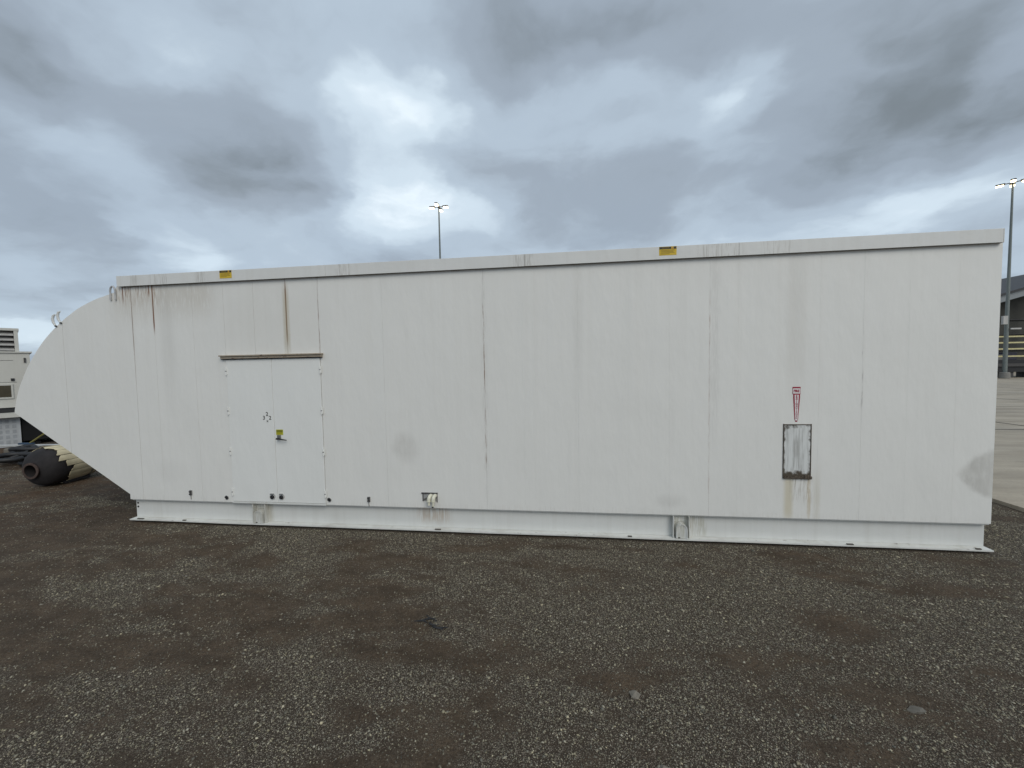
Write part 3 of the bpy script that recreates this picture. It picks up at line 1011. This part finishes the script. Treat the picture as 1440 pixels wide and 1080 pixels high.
# warning stickers on the roof trim
for cx0, cx1, zt, zb, lab in ((-4.590, -4.408, 3.520, 3.414, 'faded yellow and black warning sticker on the roof trim near the hood'),
                              (1.172, 1.368, 3.519, 3.418, 'crisp yellow and black warning sticker on the roof trim towards the plain end')):
    s = MB().panel(cx0, cx1, -.0448, -.0435, zb, zt, .0003).build('warning_sticker', MAT['yellow'], ENC)
    s['label'] = lab
    w = cx1 - cx0
    MB().box(cx0 + .003, cx0 + w * .70, -.0460, -.0450, zt - .030, zt - .004).build('sticker_header', MAT['ink'], s)
    MB().box(cx0 + w * .83, cx1 - .003, -.0460, -.0450, zt - .030, zt - .004).build('sticker_header', MAT['ink'], s)
    MB().prism_y([(cx0 + w * .72, zt - .030), (cx0 + w * .81, zt - .030), (cx0 + w * .765, zt - .006)], -.0460, -.0450).build('sticker_triangle', MAT['orange'], s)
    MB().box(cx0 + w * .16, cx0 + w * .58, -.0468, -.0462, zt - .020, zt - .014).build('printed_line', MAT['darkyellow'], s)
    for i, (fa, fb) in enumerate(((.08, .9), (.08, .82), (.08, .88), (.08, .6))):
        zz = zt - .043 - i * .014
        MB().box(cx0 + w * fa, cx0 + w * fb, -.0458, -.0450, zz - .0028, zz + .0028).build('printed_line', MAT['darkyellow'], s)

# lifting loops: bent bars welded to the hood edge
mloop = plain('grey_painted_bar', (0.40, 0.40, 0.40), .5, var=.3, scale=20)


def loop(x0, z0, dxs, h, mat, lean):
    for k_, yy in enumerate((.0, .075)):
        pts = []
        for t in np.linspace(0, 180, 11):
            a = math.radians(t)
            pts.append((x0 + dxs * .5 - dxs * .5 * math.cos(a) + lean * math.sin(a), -.012 + yy * .0, z0 + h * math.sin(a)))
        return MB().tube([(pts[0][0], -.012, pts[0][2] - .12)] + pts + [(pts[-1][0], -.012, pts[-1][2] - .12)], .0115, 10).build('lifting_loop', mat, ENC, smooth=60)


loop(-6.372, 3.315, .082, .075, mloop, .0)
for xx, zz in ((-7.352, 2.862), (-7.262, 2.905)):
    pts = [(xx + .012, -.012, zz - .0), (xx - .012, -.016, zz + .045), (xx - .020, -.018, zz + .10), (xx - .004, -.016, zz + .148), (xx + .022, -.012, zz + .160)]
    lg = MB().tube(pts, [.012, .015, .016, .015, .011], 10).build('lifting_hook', MAT['beam'], ENC, smooth=60)
    MB().bbox3(xx + .014, -.010, zz - .008, .03, .012, .02).build('weld_pad', mgrey, lg)

# ------------------------------------------------------------------ cast-off silencer lying by the hood
mblack = plain('sooty_bare_steel', (0.016, 0.0135, 0.014), 0.8, 0.0, var=0.5, scale=9, bmp=0.6)
mlag = plain('cream_lagging_sheet', (0.60, 0.52, 0.34), 0.65, var=0.22, scale=5, bmp=0.3)
mrust = plain('rusty_flange', (0.065, 0.042, 0.034), 0.8, var=0.4, scale=18, bmp=0.5)
rotz = math.radians(97)
MUF = thing('exhaust_silencer', 'scrapped cylindrical silencer with sooty end and torn cream lagging lying on the dirt', 'silencer',
            (-9.93, 1.20, -0.02), rotz, local=True)
MUF.scale = (.93, .93, .93)
RB = .40
CZ = RB
prof = [(-.01, .14), (.01, .19), (.035, .26), (.07, .315), (.12, .362), (.18, .388), (.23, .395), (.92, .372), (1.01, .30), (1.07, .14)]
MB().lathe(prof, 'x', 40, (0, 0, CZ)).build('shell', mblack, MUF, smooth=40)
pp = MB().lathe([(.02, .145), (-.04, .145), (-.04, .122), (.20, .118), (.21, .0)], 'x', 28, (0, 0, CZ - .02)).build('outlet_pipe', mblack, MUF, smooth=40)
MB().lathe([(-.030, .1455), (-.032, .165), (-.050, .165), (-.052, .124), (-.042, .1235)], 'x', 28, (0, 0, CZ - .02)).build('pipe_flange', mrust, pp, smooth=40)
MB().lathe([(1.05, .13), (1.26, .13), (1.26, .10), (1.16, .09), (1.16, .0)], 'x', 24, (0, 0, CZ)).build('inlet_pipe', mblack, MUF, smooth=40)
ns = 20
rr = random.Random(12)
for i in range(ns):
    t0, t1 = 2 * math.pi * i / ns + .012, 2 * math.pi * (i + 1) / ns - .012
    start = .15 + .10 * (1 - math.sin((t0 + t1) / 2)) + .12 * rr.random() * (1 if i % 3 else .3)
    start2 = start + rr.uniform(-.10, .10)
    lift = rr.uniform(0, .014)
    vs, fsx = [], []
    na, nl_ = 4, 5
    for j in range(nl_ + 1):
        for q in range(na + 1):
            th = t0 + (t1 - t0) * q / na
            s0 = start + (start2 - start) * q / na + rr.uniform(-.02, .02)
            xx = s0 + (.90 - s0) * j / nl_
            rad = .400 - .028 * j / nl_ + lift * (1 - j / nl_) * 1.4 + .004 * math.sin(math.pi * q / na)
            vs.append((xx, rad * math.cos(th), rad * math.sin(th) + CZ))
            vs.append((xx, (rad + .007) * math.cos(th), (rad + .007) * math.sin(th) + CZ))
    w = (na + 1) * 2
    for j in range(nl_):
        for q in range(na):
            a = j * w + q * 2
            fsx += [(a + 1, a + 3, a + w + 3, a + w + 1), (a, a + w, a + w + 2, a + 2)]
        fsx += [(j * w, j * w + 1, (j + 1) * w + 1, (j + 1) * w), (j * w + w - 2, (j + 1) * w + w - 2, (j + 1) * w + w - 1, j * w + w - 1)]
    for q in range(na):
        a = q * 2
        fsx += [(a, a + 2, a + 3, a + 1)]
        a += nl_ * w
        fsx += [(a, a + 1, a + 3, a + 2)]
    MB().add(vs, fsx).build('lagging_strip', mlag, MUF)
MB().lathe([(.80, .388), (.80, .397), (.83, .396), (.83, .386)], 'x', 40, (0, 0, CZ)).build('lagging_band', MAT['steel'], MUF, smooth=30)
MB().lathe([(.905, .395), (1.0, .36), (1.03, .31)], 'x', 40, (0, 0, CZ)).build('lagging_end', mlag, MUF, smooth=30)
for s in (-.2, .2):
    MB().bbox3(.6, s, .03, .5, .06, .06).build('saddle', mblack, MUF)

# ------------------------------------------------------------------ the yard behind the hood
mcream = white_paint('cream_cabinet_paint', (0.56, 0.55, 0.50), (), streak=.1)
mgl = plain('brown_tinted_window', (0.06, 0.05, 0.03), .25)
GEN = thing('generator_set', 'pale cream generator cabinet with a louvred box on its roof standing beyond the hood', 'generator', (-16.4, 5.0, -.02), math.radians(60), local=True)
MB().box(-6.5, .22, .0, 2.8, 1.18, 2.83).build('cabinet', mcream, GEN)
MB().box(-6.55, .27, -.04, 2.85, 2.832, 2.875).build('cabinet_roof', mcream, GEN)
lb = MB().box(-3.5, -.02, .26, 2.5, 2.877, 3.50).build('louvre_box', mgrey, GEN)
MB().box(-3.6, .05, .02, 2.55, 3.505, 3.575).build('louvre_cap', mcream, lb)
MB().box(-.05, .03, .03, 2.5, 2.877, 3.503).build('louvre_post', mcream, lb)
mlou = plain('grey_louvre_paint', (0.42, 0.41, 0.39), .5)
for i in range(4):
    z0 = 2.90 + i * .15
    mb = MB()
    mb.add([(-3.5, .03, z0), (-.055, .03, z0), (-.055, .24, z0 + .12), (-3.5, .24, z0 + .12),
            (-3.5, .03, z0 + .02), (-.055, .03, z0 + .02), (-.055, .24, z0 + .14), (-3.5, .24, z0 + .14)],
           [(0, 1, 2, 3), (7, 6, 5, 4), (0, 4, 5, 1), (1, 5, 6, 2), (2, 6, 7, 3), (3, 7, 4, 0)])
    mb.build('louvre_blade', mlou, lb)
w = MB().box(-1.35, -.14, -.03, -.002, 1.45, 1.90).build('window_frame', mcream, GEN)
MB().box(-1.30, -.18, -.036, -.031, 1.50, 1.85).build('window_pane', mgl, w)
MB().box(-6.4, -.10, .03, 2.7, 1.03, 1.178).build('cabinet_gap', MAT['black'], GEN)
MB().box(-.17, -.10, -.02, -.002, 1.98, 2.06).build('vent_hole', MAT['black'], GEN)
MB().box(.10, .14, -.03, -.002, 2.54, 2.68).build('lifting_lug', mgrey, GEN)
MB().box(-6.4, -.10, -.006, -.002, 2.598, 2.606).build('panel_joint', mgrey, GEN)
MB().box(-6.4, -.06, -.006, -.002, 1.94, 1.948).build('panel_joint', mgrey, GEN)
MB().box(-6.6, .05, -.35, 2.9, .90, 1.025).build('deck', mcream, GEN)
# perforated grey base tank below the deck
mtank = plain('grey_tank_paint', (0.40, 0.415, 0.42), .5, var=.1)
tk = MB().box(-6.4, -.06, -.12, 2.6, .0, .898).build('base_tank', mtank, GEN)
mperf = plain('tank_recess', (0.31, 0.325, 0.335), .6)
for i in range(10):
    for j in range(5):
        x1 = -.14 - i * .13
        z0 = .10 + j * .155
        MB().box(x1 - .075, x1, -.126, -.1205, z0, z0 + .10).build('tank_recess', mperf, tk)
# black box added to fill in the dark shade seen below the hood
DT = thing('dark_filler_box', 'black box added to fill in the dark shade behind the hood', 'filler box', (-16.4, 5.0, -.02), math.radians(60), local=True)
MB().bbox3(1.98, 1.06, .50, 4.05, 2.28, .76, bev=.03).build('filler_body', MAT['shade_black'], DT)
for xx in (.2, 2.0, 3.8):
    MB().box(xx - .1, xx + .1, .0, 2.1, .0, .12).build('skid_foot', MAT['shade_black'], DT)

# loose scrap on the ground there
mwood = plain('weathered_grey_timber', (0.13, 0.12, 0.10), .85, var=.35, scale=12)
mbar = plain('pale_galvanised_bar', (0.50, 0.51, 0.50), .5, .2)
mblue = plain('blue_paint', (0.025, 0.055, 0.10), .6)
mstick = plain('yellow_paint', (0.24, 0.21, 0.05), .6)


def bar(name, p0, p1, w, h, mat, label, cat, group=None):
    p0, p1 = Vector(p0), Vector(p1)
    d = p1 - p0
    q = d.to_track_quat('X', 'Z').to_matrix()
    c = (p0 + p1) / 2
    o = MB().bbox3(c.x, c.y, c.z, d.length, w, h, rot=q).build(name, mat)
    return tag(o, label, cat, group)


bar('steel_bar', (-15.6, 3.80, .21), (-12.7, 4.05, .21), .10, .05, mbar, 'pale galvanised bar lying across the scrap by the silencer', 'bar')
bar('timber_plank', (-14.9, 5.20, .04), (-12.4, 5.0, .04), .24, .10, mwood, 'grey weathered plank flat on the ground in front of the black box', 'plank')
bar('timber_plank', (-14.5, 5.15, .145), (-12.7, 5.35, .145), .20, .09, mwood, 'grey weathered plank stacked crosswise on a second plank', 'plank')
bar('timber_block', (-14.9, 3.75, .08), (-14.2, 4.1, .08), .3, .19, mwood, 'short grey timber block propping up the pale bar', 'block')
bar('timber_block', (-13.4, 3.80, .08), (-12.95, 4.15, .08), .3, .19, mwood, 'square grey timber block under the bar end nearest the hood', 'block')
bar('blue_channel', (-14.75, 3.9, .258), (-14.35, 3.93, .258), .08, .04, mblue, 'short blue steel channel lying on the pale bar', 'channel')
bar('yellow_pole', (-14.5, 3.95, .26), (-13.75, 3.8, .56), .035, .035, mstick, 'thin yellow pole leaning out of the scrap heap', 'pole')
mb = MB()
rr = random.Random(21)
heap = thing('hose_heap', 'tangled heap of black hoses and rubber scrap beside the silencer', 'scrap heap', (-13.0, 2.95, -.02))
for i in range(9):
    a0 = rr.uniform(0, 6.28)
    p0 = Vector((-13.0 + rr.uniform(-.7, .6), 2.95 + rr.uniform(-.3, .3), .04 + .03 * i))
    pts = []
    for j in range(12):
        a0 += rr.uniform(.2, .9)
        p0 = p0 + Vector((math.cos(a0) * .16, math.sin(a0) * .13, rr.uniform(-.05, .05)))
        p0.z = min(max(p0.z, .03), .34)
        pts.append(tuple(p0))
    MB().tube(pts, rr.uniform(.03, .055), 8).build('hose', MAT['black'], heap, smooth=60)

# ------------------------------------------------------------------ light poles
mpole = plain('grey_green_pole_paint', (0.17, 0.19, 0.18), .5, .2, var=.1)
mlamp = bpy.data.materials.new('lit_lamp_glass')
mlamp.use_nodes = True
kk = NT(mlamp.node_tree)
bb = kk.n['Principled BSDF']
bb.inputs['Emission Color'].default_value = (1.0, 0.86, 0.55, 1)
bb.inputs['Emission Strength'].default_value = 8.0


def light_pole(loc, h, arms, label, extra):
    L = thing('light_pole', label, 'light pole', loc, 0, 'tall yard light poles')
    x, y, z = loc
    MB().lathe([(0, .36), (.02, .38), (.55, .36), (.6, .30)], 'z', 20, loc).build('concrete_base', plain('pole_base_concrete', (.22, .21, .19), .85), L, smooth=40)
    MB().tube([(x, y, z + .55), (x, y, z + h * .5), (x, y, z + h)], [.17, .12, .07], 14).build('pole', mpole, L, smooth=40)
    MB().tube([(x, y, z + h - .08), (x, y, z + h + .10)], .13, 12).build('pole_cap', mgrey, L)
    for a in arms:
        a = math.radians(a)
        d = Vector((math.cos(a), math.sin(a), 0))
        p = Vector((x, y, z + h))
        s = Vector((-d.y, d.x, 0))
        hd = MB().tube([p, p + d * .42 + Vector((0, 0, .02))], .045, 8)
        hd.build('arm', mgrey, L)
        q = Matrix((d, s, Vector((0, 0, 1)))).transposed()
        c = p + d * .74 + Vector((0, 0, .03))
        ho = MB().bbox3(c.x, c.y, c.z, .62, .36, .14, rot=q, bev=.3).build('lamp_head', mgrey, L)
        c2 = c - Vector((0, 0, .105))
        MB().bbox3(c2.x + d.x * .04, c2.y + d.y * .04, c2.z, .50, .30, .08, rot=q, bev=.3).build('lamp_glass', mlamp, ho)
    if extra:
        MB().box(x - .62, x - .24, y - .34, y - .14, z + 5.2, z + 6.0).build('junction_box', mlou, L)
        MB().box(x + .10, x + .95, y - .30, y - .20, z + 4.7, z + 4.84).build('bracket', mlou, L)
    return L


light_pole((-12.88, 36.67, -.02), 19.5, (0, 90, 180, 270), 'tall grey pole with four lit lamp heads rising behind the enclosure roof', False)
light_pole((42.75, 38.17, .03), 18.55, (-43, 47, 137, 227), 'tall grey green light pole with junction box standing by the yellow rails', True)

# ------------------------------------------------------------------ the sheds beyond the concrete
mdark = plain('dark_olive_cladding', (0.045, 0.044, 0.036), .7, var=.3, scale=.6)
mroof = plain('dark_roof_sheet', (0.035, 0.035, 0.038), .6, var=.15, scale=.5)
mtrim = plain('pale_grey_gutter', (0.24, 0.26, 0.27), .5, var=.1)
SH = thing('warehouse', 'dark open fronted warehouse with pale grey verge behind the yellow rails', 'warehouse', (75, 65, 0))
YB = 55.2
MB().prism_y([(50, 0.03), (100, 0.03), (100, 9.4), (75, 14.2), (50, 6.6)], YB + 2.5, YB + 25).build('back_wall', mdark, SH)
MB().prism_y([(49.5, 6.60), (75, 14.20), (75, 15.1), (49.5, 7.5)], YB, YB + .3).build('verge_trim', mtrim, SH)
MB().prism_y([(75.01, 14.20), (100.5, 6.6), (100.5, 7.5), (75.01, 15.1)], YB, YB + .3).build('verge_trim', mtrim, SH)
MB().prism_y([(49.5, 7.52), (75, 15.12), (75, 15.4), (49.5, 7.8)], YB - .3, YB + 26).build('roof', mroof, SH)
MB().prism_y([(75.01, 15.12), (100.5, 7.52), (100.5, 7.8), (75.01, 15.4)], YB - .3, YB + 26).build('roof', mroof, SH)
for xx in (52, 58.2, 64, 70, 76, 82):
    MB().box(xx, xx + .35, YB + .4, YB + .75, .03, 6.5 + (xx - 50) * .29 if xx < 75 else 12).build('column', mdark, SH)
for zz in (3.0, 5.2, 7.2):
    MB().box(50, 99.5, YB + 2.30, YB + 2.49, zz, zz + .12).build('wall_rail', mgrey, SH)
B2 = thing('tall_shed', 'taller dark grey shed with low pitched roof rising behind the warehouse', 'shed', (95, 100, 0))
MB().prism_y([(72, 0.03), (150, 0.03), (150, 14.8), (72, 16.4)], 90, 115).build('wall', plain('slate_cladding', (.075, .075, .08), .6), B2)
MB().prism_y([(71, 16.43), (151, 14.8), (151, 15.4), (71, 17.0)], 89, 116).build('roof', mroof, B2)

# loading dock with yellow guard rails
DK = thing('loading_dock', 'long dark loading dock with four yellow guard rails beside the concrete', 'loading dock', (50, 41, .03))
YD = 39.2
MB().box(36, 70, YD + .25, YD + 3.0, .60, 1.80).build('dock_deck', MAT['black'], DK)
MB().box(36, 70, YD + .10, YD + .248, 1.15, 1.45).build('dock_edge', mgrey, DK)
for xx in np.arange(36.2, 70, 2.8):
    MB().box(xx, xx + .3, YD + .35, YD + 2.6, .03, .598).build('dock_leg', mgrey, DK)
mrail = plain('yellow_rail_paint', (0.55, 0.49, 0.26), .5, var=.25)
for zz in (2.10, 2.83, 3.45, 4.06):
    MB().box(36, 70, YD + .30, YD + .36, zz, zz + .14).build('guard_rail', mrail, DK)
for xx in np.arange(36.6, 70, 3.4):
    MB().box(xx, xx + .10, YD + .37, YD + .46, 1.80, 4.22).build('rail_post', mrail, DK)
# pallets and crates under and on the dock
rr = random.Random(8)
cr_cols = [plain('crate_paint_a', (.10, .09, .08), .7), plain('crate_paint_b', (.20, .19, .18), .7), plain('crate_paint_c', (.05, .05, .07), .7)]
for i, (xx, sz_, lab) in enumerate(((42.9, .85, 'tall dark brown crate on the dock behind the yellow rails'),
                                  (44.2, .5, 'low light grey crate on the dock behind the yellow rails'),
                                  (45.4, .7, 'blue black crate on the dock behind the yellow rails'))):
    c = thing('crate', lab, 'crate', (xx, YD + 1.6, 1.80), 0, 'crates on the dock')
    MB().bbox3(xx, YD + 1.6, 1.80 + sz_ / 2, 1.0, 1.0, sz_, bev=.04).build('body', cr_cols[i], c)
    MB().bbox3(xx, YD + 1.6, 1.80 + sz_ + .03, 1.06, 1.06, .06, bev=.1).build('lid', cr_cols[i], c)
